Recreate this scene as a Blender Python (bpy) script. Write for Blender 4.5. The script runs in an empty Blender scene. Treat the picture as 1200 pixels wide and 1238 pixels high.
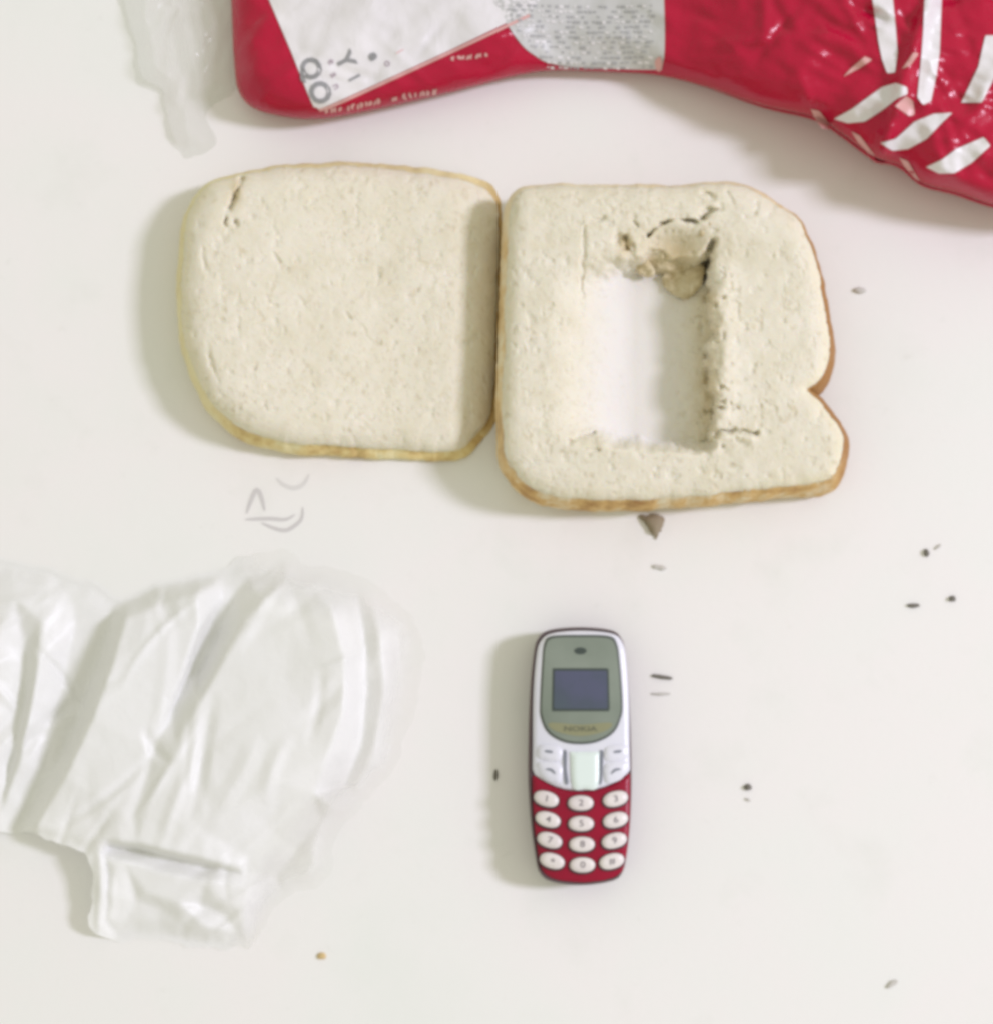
import bpy, math, random
import numpy as np
from mathutils import Vector
from mathutils.geometry import delaunay_2d_cdt

scene = bpy.context.scene
# ------------------------------------------------------------------ camera
S = 0.00022                 # metres of table per unit of the layout grid (1200 x 1238 units)
CAM = (0.004, -0.072, 0.46)  # camera straight above the table, a little nearer the viewer
W_M = 1200 * S
cd = bpy.data.cameras.new('camera')
cam = bpy.data.objects.new('camera', cd)
scene.collection.objects.link(cam)
cam.location = CAM
cd.sensor_fit = 'HORIZONTAL'
cd.sensor_width = 36
cd.lens = 36 * CAM[2] / W_M
cd.shift_x = -CAM[0] / W_M
cd.shift_y = -CAM[1] / W_M
cd.clip_start = 0.01
cd.clip_end = 20
scene.camera = cam
# ------------------------------------------------------------------ light
world = bpy.data.worlds.new('World')
scene.world = world
world.use_nodes = True
bg = world.node_tree.nodes['Background']
bg.inputs[0].default_value = (1.0, 0.985, 0.82, 1)
bg.inputs[1].default_value = 0.67
ld = bpy.data.lights.new('window_light', 'AREA')
ld.shape = 'RECTANGLE'
ld.size = 0.38
ld.size_y = 0.46
ld.energy = 64
ld.color = (.81, .785, .98)
lo = bpy.data.objects.new('window_light', ld)
scene.collection.objects.link(lo)
lo.location = (2.26, 0.20, 1.88)
lo.rotation_euler = (Vector((0, 0, 0)) - lo.location).to_track_quat('-Z', 'Y').to_euler()
scene.view_settings.view_transform = 'Standard'
scene.view_settings.look = 'None'
scene.view_settings.exposure = 0.0
scene.view_settings.gamma = 1.0
scene.render.film_transparent = False
scene.cycles.pixel_filter_type = 'BLACKMAN_HARRIS'
scene.cycles.filter_width = 3.9
scene.cycles.max_bounces = 8
try:
    scene.cycles.use_denoising = True
except Exception:
    pass

# ------------------------------------------------------------------ helpers
C = scene.collection
rng = np.random.default_rng(7)


def P(u, v, z):
    """grid position (u right, v down) and height z (m) -> world xyz"""
    u = np.asarray(u, float); v = np.asarray(v, float); z = np.asarray(z, float)
    x = (u - 600) * S; y = (619 - v) * S
    k = 1 - z / CAM[2]
    return np.stack(np.broadcast_arrays(CAM[0] + (x - CAM[0]) * k, CAM[1] + (y - CAM[1]) * k, z), -1)


def hash2(i, j, seed):
    n = (i * 374761393 + j * 668265263 + seed * 974634777) & 0xffffffff
    n = ((n ^ (n >> 13)) * 1274126177) & 0xffffffff
    return ((n ^ (n >> 16)) & 0xffff) / 65535.0


def vnoise(x, y, seed=0):
    x = np.asarray(x, float); y = np.asarray(y, float)
    xi = np.floor(x).astype(np.int64); yi = np.floor(y).astype(np.int64)
    fx = x - xi; fy = y - yi
    fx = fx * fx * fx * (fx * (fx * 6 - 15) + 10); fy = fy * fy * fy * (fy * (fy * 6 - 15) + 10)
    a = hash2(xi, yi, seed); b = hash2(xi + 1, yi, seed)
    c = hash2(xi, yi + 1, seed); d = hash2(xi + 1, yi + 1, seed)
    return (a * (1 - fx) + b * fx) * (1 - fy) + (c * (1 - fx) + d * fx) * fy * 1.0


def fbm(u, v, size, seed=0, octv=4):
    r = 0; a = 1; t = 0
    for o in range(octv):
        r = r + a * (vnoise(u / size * 2 ** o + 13.7 * o, v / size * 2 ** o + 7.1 * o, seed + o) - .5)
        t += a; a *= .5
    return r / t


def ridged(u, v, size, seed=0, octv=3):
    r = 0; a = 1; t = 0
    for o in range(octv):
        n = vnoise(u / size * 2 ** o + 3.7 * o, v / size * 2 ** o + 9.1 * o, seed + o)
        r = r + a * (1 - np.abs(2 * n - 1)); t += a; a *= .5
    return r / t


def sstep(a, b, x):
    t = np.clip((np.asarray(x, float) - a) / (b - a), 0, 1)
    return t * t * (3 - 2 * t)


def spline(pts, n=None, step=None, closed=True, sharp=()):
    """Catmull-Rom through points; those in sharp keep a corner"""
    pts = np.asarray(pts, float); m = len(pts); out = []
    for i in range(m if closed else m - 1):
        p1, p2 = pts[i], pts[(i + 1) % m]
        p0 = pts[(i - 1) % m] if (closed or i > 0) else p1
        p3 = pts[(i + 2) % m] if (closed or i + 2 < m) else p2
        m1 = (p2 - p0) / 2; m2 = (p3 - p1) / 2
        if i in sharp: m1 = p2 - p1
        if (i + 1) % m in sharp: m2 = p2 - p1
        for t in np.linspace(0, 1, 24, endpoint=False):
            t2 = t * t; t3 = t2 * t
            out.append((2 * t3 - 3 * t2 + 1) * p1 + (t3 - 2 * t2 + t) * m1 + (-2 * t3 + 3 * t2) * p2 + (t3 - t2) * m2)
    if not closed: out.append(pts[-1])
    out = np.array(out)
    full = np.vstack([out, out[:1]]) if closed else out
    L = np.concatenate([[0], np.cumsum(np.linalg.norm(np.diff(full, axis=0), axis=1))])
    if n is None: n = max(8, int(round(L[-1] / step)))
    s = np.linspace(0, L[-1], n, endpoint=not closed)
    return np.stack([np.interp(s, L, full[:, 0]), np.interp(s, L, full[:, 1])], 1)


def segdist(pts, poly, closed=True):
    """distance of points to a polyline"""
    pts = np.asarray(pts, float); a = np.asarray(poly, float)
    b = np.roll(a, -1, 0) if closed else a[1:]
    if not closed: a = a[:-1]
    d = b - a; L = (d * d).sum(1) + 1e-12
    res = np.empty(len(pts))
    for k in range(0, len(pts), 4000):
        q = pts[k:k + 4000][:, None, :] - a[None]
        t = np.clip((q * d[None]).sum(2) / L[None], 0, 1)
        e = q - t[..., None] * d[None]
        res[k:k + 4000] = np.sqrt((e * e).sum(2).min(1))
    return res


def inside(pts, poly):
    pts = np.asarray(pts, float); a = np.asarray(poly, float); b = np.roll(a, -1, 0)
    r = np.zeros(len(pts), bool)
    for p, q in zip(a, b):
        c = (p[1] > pts[:, 1]) != (q[1] > pts[:, 1])
        with np.errstate(divide='ignore', invalid='ignore'):
            xx = (q[0] - p[0]) * (pts[:, 1] - p[1]) / (q[1] - p[1]) + p[0]
        r ^= c & (pts[:, 0] < xx)
    return r


def fill(poly, step, extra=None):
    """triangulate a polygon with interior points; returns pts, tris, number of outline points"""
    poly = np.asarray(poly, float)
    lo_, hi_ = poly.min(0), poly.max(0)
    gx, gy = np.meshgrid(np.arange(lo_[0], hi_[0], step), np.arange(lo_[1], hi_[1], step * .87))
    gx = gx + (np.arange(gx.shape[0]) % 2)[:, None] * step * .5
    g = np.stack([gx.ravel(), gy.ravel()], 1)
    g = g + rng.uniform(-.12, .12, g.shape) * step
    if len(g):
        g = g[inside(g, poly)]
    if len(g):
        g = g[segdist(g, poly) > (step * .45 if extra is None else 7)]
    if extra is not None: g = np.vstack([extra, g])
    n = len(poly)
    pts = np.vstack([poly, g]) if len(g) else poly
    vv, ee, ff, ov, oe, of = delaunay_2d_cdt([Vector(p) for p in pts], [], [list(range(n))], 1, 1e-7)
    vv = np.array([[p.x, p.y] for p in vv])
    tris = []
    for f in ff:
        f = list(f)
        a, b, c = vv[f[0]], vv[f[1]], vv[f[2]]
        if (b[0] - a[0]) * (c[1] - a[1]) - (b[1] - a[1]) * (c[0] - a[0]) > 0:  # v runs down: flip so +z is up
            f.reverse()
        tris.append(f)
    # outline order in the result
    idx = [0] * n
    for k, o in enumerate(ov):
        for q in o:
            if q < n: idx[q] = k
    return vv, tris, idx


def link(o, parent=None):
    C.objects.link(o)
    if parent is not None:
        o.parent = parent
        o.matrix_parent_inverse = parent.matrix_world.inverted() if False else o.matrix_parent_inverse
    return o


def mesh_obj(name, verts, faces, mat, parent=None, smooth=True, attrs=None, origin=None):
    verts = np.asarray(verts, float)
    base = np.zeros(3)
    if parent is not None:
        base = np.array(parent.get('_org', (0, 0, 0)))
        o_org = base
    else:
        o_org = np.array(origin) if origin is not None else np.array([verts[:, 0].mean(), verts[:, 1].mean(), 0.0])
    me = bpy.data.meshes.new(name)
    me.from_pydata((verts - o_org).tolist(), [], [list(map(int, f)) for f in faces])
    if smooth:
        me.polygons.foreach_set('use_smooth', [True] * len(me.polygons))
    for k, a in (attrs or {}).items():
        at = me.attributes.new(k, 'FLOAT', 'POINT')
        at.data.foreach_set('value', np.asarray(a, np.float32))
    me.materials.append(mat)
    me.update()
    o = bpy.data.objects.new(name, me)
    C.objects.link(o)
    if parent is not None:
        o.parent = parent
    else:
        o.location = o_org
    if parent is None or '_org' not in o:
        o['_org'] = tuple(float(q) for q in o_org)
    return o


def thing(name, label, cat, org, group=None):
    o = bpy.data.objects.new(name, None)
    o.empty_display_size = 0.01
    C.objects.link(o)
    o.location = org
    o['_org'] = tuple(float(q) for q in org)
    o['label'] = label; o['category'] = cat
    if group: o['group'] = group
    return o


def tag(o, label, cat, group=None):
    o['label'] = label; o['category'] = cat
    if group: o['group'] = group
    return o


def patch(name, poly, zf, mat, parent, step=4, thick=0.0, dome=0.0, domew=6, lift=0.0, attrs=None):
    """solid patch following zf(u,v) (m); dome raises the middle, thick gives it a side wall"""
    pts, tris, idx = fill(poly, step)
    d = segdist(pts, poly)
    z = zf(pts[:, 0], pts[:, 1]) + lift
    if dome:
        t = np.clip(d / domew, 0, 1)
        z = z + dome * np.sqrt(np.clip(1 - (1 - t) ** 2, 0, 1))
    V = P(pts[:, 0], pts[:, 1], z)
    F = [list(t) for t in tris]
    if thick:
        n0 = len(V); ring = V[idx].copy(); low = ring.copy(); low[:, 2] -= thick
        V = np.vstack([V, ring, low]); m = len(idx)
        area = sum(poly[i][0] * poly[(i + 1) % m][1] - poly[(i + 1) % m][0] * poly[i][1] for i in range(m))
        for i in range(m):
            j = (i + 1) % m
            q = [n0 + i, n0 + j, n0 + m + j, n0 + m + i]
            F.append(q if area > 0 else q[::-1])
    return mesh_obj(name, V, F, mat, parent)


def ellipse(cu, cv, a, b, rot=0, n=28, power=2.0):
    t = np.linspace(0, 2 * np.pi, n, endpoint=False)
    c, s = np.cos(t), np.sin(t)
    x = a * np.sign(c) * np.abs(c) ** (2 / power); y = b * np.sign(s) * np.abs(s) ** (2 / power)
    r = math.radians(rot)
    return np.stack([cu + x * math.cos(r) - y * math.sin(r), cv + x * math.sin(r) + y * math.cos(r)], 1)


def ribbon_poly(pts, w, taper=True):
    p = spline(pts, step=3, closed=False)
    t = np.gradient(p, axis=0); t /= np.linalg.norm(t, axis=1)[:, None] + 1e-9
    nrm = np.stack([-t[:, 1], t[:, 0]], 1)
    s = np.linspace(0, 1, len(p))
    ww = w / 2 * (np.clip(np.sin(np.pi * s), 0.0, 1) ** .5 * .8 + .2 if taper else np.ones(len(p)))
    return np.vstack([p + nrm * ww[:, None], (p - nrm * ww[:, None])[::-1]])


# ------------------------------------------------------------------ materials
def srgb(r, g, b):
    f = lambda c: (c / 255 / 12.92) if c / 255 <= .04045 else ((c / 255 + .055) / 1.055) ** 2.4
    return (f(r), f(g), f(b), 1)


class Mat:
    def __init__(s, name):
        s.m = bpy.data.materials.new(name); s.m.use_nodes = True
        s.n = s.m.node_tree.nodes; s.l = s.m.node_tree.links
        s.b = s.n['Principled BSDF']; s.tc = s.n.new('ShaderNodeTexCoord')

    def set(s, **k):
        for a, v in k.items(): s.b.inputs[a.replace('_', ' ')].default_value = v
        return s

    def noise(s, scale, detail=4, rough=.55, dist=0.0):
        t = s.n.new('ShaderNodeTexNoise'); t.inputs['Scale'].default_value = scale
        t.inputs['Detail'].default_value = detail; t.inputs['Roughness'].default_value = rough
        t.inputs['Distortion'].default_value = dist
        s.l.new(s.tc.outputs['Object'], t.inputs['Vector']); return t.outputs['Fac']

    def voro(s, scale, feature='F1'):
        t = s.n.new('ShaderNodeTexVoronoi'); t.inputs['Scale'].default_value = scale; t.feature = feature
        s.l.new(s.tc.outputs['Object'], t.inputs['Vector']); return t.outputs['Distance']

    def ramp(s, fac, stops):
        r = s.n.new('ShaderNodeValToRGB'); e = r.color_ramp.elements
        while len(e) < len(stops): e.new(.5)
        for q, (p, c) in zip(e, stops): q.position = p; q.color = c
        s.l.new(fac, r.inputs[0]); return r.outputs[0]

    def mix(s, fac, a, b):
        m = s.n.new('ShaderNodeMix'); m.data_type = 'RGBA'
        if isinstance(fac, float): m.inputs[0].default_value = fac
        else: s.l.new(fac, m.inputs[0])
        for q, i in ((a, 6), (b, 7)):
            if isinstance(q, tuple): m.inputs[i].default_value = q
            else: s.l.new(q, m.inputs[i])
        return m.outputs[2]

    def attr(s, name):
        a = s.n.new('ShaderNodeAttribute'); a.attribute_name = name; return a.outputs['Fac']

    def math(s, op, a, b):
        m = s.n.new('ShaderNodeMath'); m.operation = op
        for q, i in ((a, 0), (b, 1)):
            if isinstance(q, (int, float)): m.inputs[i].default_value = q
            else: s.l.new(q, m.inputs[i])
        return m.outputs[0]

    def color(s, c): s.l.new(c, s.b.inputs['Base Color']); return s

    def bump(s, h, dist, strength=1.0):
        b = s.n.new('ShaderNodeBump'); b.inputs['Distance'].default_value = dist
        b.inputs['Strength'].default_value = strength
        s.l.new(h, b.inputs['Height']); s.l.new(b.outputs[0], s.b.inputs['Normal']); return s


def simple(name, col, rough=.5, **k):
    return Mat(name).set(Base_Color=col, Roughness=rough, **k).m


# white table: smooth painted board, faint uneven cleaning marks and stains
M = Mat('white_table')
n1 = M.noise(9, 5, .6); n2 = M.noise(38, 4, .6)
c = M.ramp(n1, [(.30, (.775, .795, .755, 1)), (.45, (.81, .81, .785, 1)), (.55, (.825, .805, .79, 1)), (.70, (.795, .805, .77, 1))])
c = M.mix(M.ramp(n2, [(.56, (0, 0, 0, 1)), (.78, (.5, .5, .5, 1))]), c, (.735, .74, .70, 1))
c = M.mix(M.ramp(M.noise(150, 5, .7, .4), [(.64, (0, 0, 0, 1)), (.78, (.35, .35, .35, 1))]), c, (.66, .66, .62, 1))
M.color(c).set(Roughness=.55, Specular_IOR_Level=.25)
M.bump(M.noise(420, 3, .6), .00008, .5)
m_table = M.m

M = Mat('bread_crumb')
n1 = M.noise(90, 6, .62); n2 = M.noise(600, 5, .65); nb = M.noise(35, 4, .6)
c = M.ramp(n1, [(.28, (.70, .655, .515, 1)), (.5, (.755, .715, .595, 1)), (.72, (.79, .75, .645, 1))])
c = M.mix(M.ramp(n2, [(.26, (.7, .7, .7, 1)), (.42, (0, 0, 0, 1))]), c, (.65, .59, .44, 1))
c = M.mix(M.ramp(M.noise(240, 5, .6, .7), [(.62, (0, 0, 0, 1)), (.70, (.6, .6, .6, 1))]), c, (.63, .56, .40, 1))
c = M.mix(M.ramp(nb, [(.52, (0, 0, 0, 1)), (.75, (.6, .6, .6, 1))]), c, (.735, .69, .55, 1))
c = M.mix(M.attr('press'), c, (.77, .745, .71, 1))
c = M.mix(M.attr('torn_shade'), c, (.56, .46, .27, 1))  # tan of torn crumb, plus painted shade on the hollow's right wall
c = M.mix(M.attr('rim'), c, (.78, .70, .47, 1))
keep = M.math('SUBTRACT', 1.0, M.math('MULTIPLY', M.attr('press'), .8))


def warped_voro(scale, warp):
    t = M.n.new('ShaderNodeTexVoronoi'); t.inputs['Scale'].default_value = scale
    nz = M.n.new('ShaderNodeTexNoise'); nz.inputs['Scale'].default_value = scale * .7; nz.inputs['Detail'].default_value = 3
    M.l.new(M.tc.outputs['Object'], nz.inputs['Vector'])
    va = M.n.new('ShaderNodeVectorMath'); va.operation = 'MULTIPLY_ADD'
    M.l.new(nz.outputs['Color'], va.inputs[0]); va.inputs[1].default_value = (warp, warp, warp)
    M.l.new(M.tc.outputs['Object'], va.inputs[2]); M.l.new(va.outputs[0], t.inputs['Vector'])
    return t.outputs['Distance']


def pores(scale, warp, lo_, hi_, msk_scale, m0, m1):
    p = M.ramp(warped_voro(scale, warp), [(lo_, (1, 1, 1, 1)), (hi_, (0, 0, 0, 1))])
    k = M.ramp(M.noise(msk_scale, 3), [(m0, (0, 0, 0, 1)), (m1, (1, 1, 1, 1))])
    return M.math('MULTIPLY', M.math('MULTIPLY', p, k), keep)


p1 = pores(330, .004, .10, .34, 110, .42, .60)     # larger holes
p2 = pores(800, .0016, .12, .42, 60, .35, .62)     # fine holes
c = M.mix(M.math('MULTIPLY', p1, .55), c, (.60, .53, .38, 1))
c = M.mix(M.math('MULTIPLY', p2, .45), c, (.64, .58, .43, 1))
M.color(c).set(Roughness=.9, Specular_IOR_Level=.12, Subsurface_Weight=.4, Subsurface_Scale=.002)
M.b.inputs['Subsurface Radius'].default_value = (1, .7, .4)
h = M.math('MULTIPLY', M.math('ADD', M.math('MULTIPLY', n2, .5), M.math('MULTIPLY', M.noise(1500, 3), .3)), keep)
h = M.math('SUBTRACT', h, M.math('ADD', M.math('MULTIPLY', p1, .9), M.math('MULTIPLY', p2, .45)))
M.bump(h, .00038, .55)
m_crumb = M.m


def crust_mat(name, pale, mid, dark):
    M = Mat(name)
    n1 = M.noise(95, 6, .7)
    c = M.ramp(n1, [(.36, pale), (.5, mid), (.66, dark)])
    c = M.mix(M.attr('brown'), c, dark)
    c = M.mix(M.attr('pale'), c, pale)
    M.color(c).set(Roughness=.7, Specular_IOR_Level=.3)
    M.bump(M.noise(500, 4, .6), .0005, .7)
    return M.m


m_crust_a = crust_mat('golden_crust', (.78, .72, .45, 1), (.72, .58, .27, 1), (.50, .33, .12, 1))
m_crust_b = crust_mat('brown_crust', (.78, .70, .50, 1), (.66, .44, .17, 1), (.34, .165, .05, 1))

M = Mat('torn_bread')
c = M.ramp(M.noise(220, 5, .65), [(.3, (.50, .40, .22, 1)), (.5, (.64, .55, .36, 1)), (.72, (.76, .69, .52, 1))])
M.color(c).set(Roughness=.9, Specular_IOR_Level=.1)
M.bump(M.noise(700, 4, .6), .0008, .9)
m_torn = M.m

M = Mat('white_film')
c = M.ramp(M.noise(60, 4, .6), [(.3, (.90, .905, .885, 1)), (.7, (.925, .925, .92, 1))])
M.color(c).set(Roughness=.4, Specular_IOR_Level=.4)
M.bump(M.noise(200, 4, .5, .8), .0005, .35)
tr = M.n.new('ShaderNodeBsdfTranslucent'); tr.inputs[0].default_value = (.90, .91, .87, 1)
mx = M.n.new('ShaderNodeMixShader'); mx.inputs[0].default_value = .15
M.l.new(M.b.outputs[0], mx.inputs[1]); M.l.new(tr.outputs[0], mx.inputs[2])
lay = M.attr('layers')
tp = M.n.new('ShaderNodeBsdfTransparent'); tp.inputs[0].default_value = (.99, .99, .985, 1)
mx2 = M.n.new('ShaderNodeMixShader'); M.l.new(M.math('SUBTRACT', .92, M.math('MULTIPLY', lay, .80)), mx2.inputs[0])
M.l.new(mx.outputs[0], mx2.inputs[1]); M.l.new(tp.outputs[0], mx2.inputs[2])
M.l.new(mx2.outputs[0], M.n['Material Output'].inputs[0])
m_film = M.m

M = Mat('clear_film')
M.set(Base_Color=(.80, .80, .77, 1), Roughness=.12, Specular_IOR_Level=.6)
M.bump(M.noise(160, 4, .55, .5), .0008, .5)
tr = M.n.new('ShaderNodeBsdfTransparent'); tr.inputs[0].default_value = (.95, .955, .94, 1)
mx = M.n.new('ShaderNodeMixShader'); mx.inputs[0].default_value = .86
M.l.new(M.b.outputs[0], mx.inputs[1]); M.l.new(tr.outputs[0], mx.inputs[2])
M.l.new(mx.outputs[0], M.n['Material Output'].inputs[0])
m_clear = M.m


def plastic_print(name, col, rough=.24, bump=.0007):
    M = Mat(name)
    n = M.noise(30, 4, .6)
    d = tuple(q * .86 for q in col[:3]) + (1,)
    M.color(M.ramp(n, [(.35, d), (.65, col)])).set(Roughness=rough, Specular_IOR_Level=.32)
    if bump: M.bump(M.noise(150, 4, .55, .8), bump, .6)
    return M.m


m_red = plastic_print('red_bag_film', (.47, .005, .040, 1))
m_bagwhite = plastic_print('white_bag_print', (.80, .775, .79, 1), .35)
m_baggrey = plastic_print('grey_bag_print', (.58, .58, .57, 1), .35)
m_pink = plastic_print('pale_pink_print', (.72, .40, .38, 1), .35)
m_ink = plastic_print('dark_print', (.10, .105, .12, 1), .4, 0)
m_mauve = plastic_print('mauve_print', (.40, .30, .38, 1), .4, 0)
m_greyfine = plastic_print('grey_fine_print', (.40, .40, .41, 1), .4, 0)
m_greyink = plastic_print('grey_print', (.30, .30, .31, 1), .4, 0)

m_shell = simple('phone_dark_shell', srgb(88, 66, 70), .45)
M = Mat('phone_red'); c = M.ramp(M.noise(80, 3), [(.3, srgb(136, 8, 42)), (.7, srgb(152, 12, 48))])
M.color(c).set(Roughness=.3, Specular_IOR_Level=.3); m_pred = M.m
M = Mat('phone_silver'); c = M.ramp(M.noise(60, 3), [(.3, srgb(214, 215, 226)), (.7, srgb(226, 226, 234))])
M.color(c).set(Roughness=.3); m_silver = M.m
M = Mat('phone_lens'); c = M.ramp(M.noise(70, 3, .5), [(.3, srgb(118, 128, 116)), (.7, srgb(134, 143, 132))])
M.color(c).set(Roughness=.14, Specular_IOR_Level=.6); m_lens = M.m  # grey-green base colour stands in for the ceiling reflected in dark glass
M = Mat('phone_display'); c = M.ramp(M.noise(70, 3), [(.35, srgb(76, 88, 98)), (.5, srgb(76, 84, 100)), (.65, srgb(82, 86, 110))])
M.color(c).set(Roughness=.18); m_display = M.m
m_lensrim = simple('phone_lens_rim', srgb(88, 94, 88), .65, Specular_IOR_Level=.15)
m_band = simple('phone_gold_band', srgb(139, 139, 108), .3)
m_dark = simple('phone_dark', srgb(60, 70, 66), .4)
m_gap = simple('phone_gap', srgb(120, 124, 134), .5)
M = Mat('phone_key'); c = M.ramp(M.noise(90, 3), [(.3, srgb(216, 207, 207)), (.7, srgb(230, 224, 220))])
M.color(c).set(Roughness=.35); m_key = M.m
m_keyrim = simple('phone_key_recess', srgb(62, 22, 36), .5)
m_navkey = simple('phone_nav_key', srgb(222, 234, 230), .3)
m_legend = simple('key_legend_print', srgb(120, 112, 118), .5)
m_brand = simple('brand_print', srgb(100, 102, 84), .5)

m_speck = simple('dark_crumb_material', srgb(116, 112, 104), .9)
m_speck_pale = simple('pale_crumb_material', srgb(198, 195, 188), .9)
m_speck_tan = simple('tan_crumb_material', srgb(205, 180, 130), .9)
m_drop = simple('brown_crust_crumb', srgb(146, 134, 112), .9)
m_pencil = simple('pencil_grey', srgb(203, 200, 199), .8)
m_pencil2 = simple('pencil_pale_grey', srgb(216, 214, 212), .8)

flat0 = lambda u, v: np.zeros(np.shape(u))

# ------------------------------------------------------------------ table
tx = 0.6
nb_ = 24
g = np.linspace(-tx, tx, nb_ + 1)
gx, gy = np.meshgrid(g, g)
V = np.stack([gx.ravel(), gy.ravel(), np.zeros(gx.size)], 1)
F = [[j * (nb_ + 1) + i, j * (nb_ + 1) + i + 1, (j + 1) * (nb_ + 1) + i + 1, (j + 1) * (nb_ + 1) + i] for j in range(nb_) for i in range(nb_)]
n0 = len(V)
V = np.vstack([V, [[-tx, -tx, -.02], [tx, -tx, -.02], [tx, tx, -.02], [-tx, tx, -.02]]])
F.append([n0 + 3, n0 + 2, n0 + 1, n0])
side = [0, nb_, (nb_ + 1) ** 2 - 1, (nb_ + 1) * nb_]
for k in range(4):
    F.append([side[k], n0 + k, n0 + (k + 1) % 4, side[(k + 1) % 4]])
table = mesh_obj('table_top', V, F, m_table, origin=(0, 0, 0), smooth=False)
table['kind'] = 'structure'
table['label'] = 'white smooth table top under the bread and phone'
for pts, w, mt in [
    ([(298, 621), (302, 609), (310, 592), (316, 601), (320, 618)], 3.4, m_pencil),
    ([(296, 628), (326, 627), (345, 628), (357, 622)], 2.8, m_pencil),
    ([(316, 632), (327, 637), (341, 641), (351, 639), (364, 628), (366, 613)], 3.0, m_pencil),
    ([(334, 578), (343, 586), (356, 590), (367, 585), (374, 573)], 3.2, m_pencil2),
]:
    patch('pencil_mark', ribbon_poly(pts, w * 1.6), flat0, mt, table, step=2.5, lift=.00008)

# ------------------------------------------------------------------ bread
def groove(uv, line, width, depth):
    near = np.linalg.norm(uv - np.mean(line, axis=0), axis=1) < 130
    r = np.zeros(len(uv)); q = uv[near]
    w = np.stack([fbm(q[:, 0], q[:, 1], 9, 501, 3), fbm(q[:, 0], q[:, 1], 9, 517, 3)], 1) * 7
    d = segdist(q + w, line, closed=False)
    wd = width * (.85 + 1.1 * fbm(q[:, 0], q[:, 1], 12, 533, 2))
    r[near] = depth * np.clip(.8 + 1.6 * fbm(q[:, 0], q[:, 1], 14, 547, 2), .1, 1.4) * np.exp(-(d / wd) ** 2)
    return r


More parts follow.
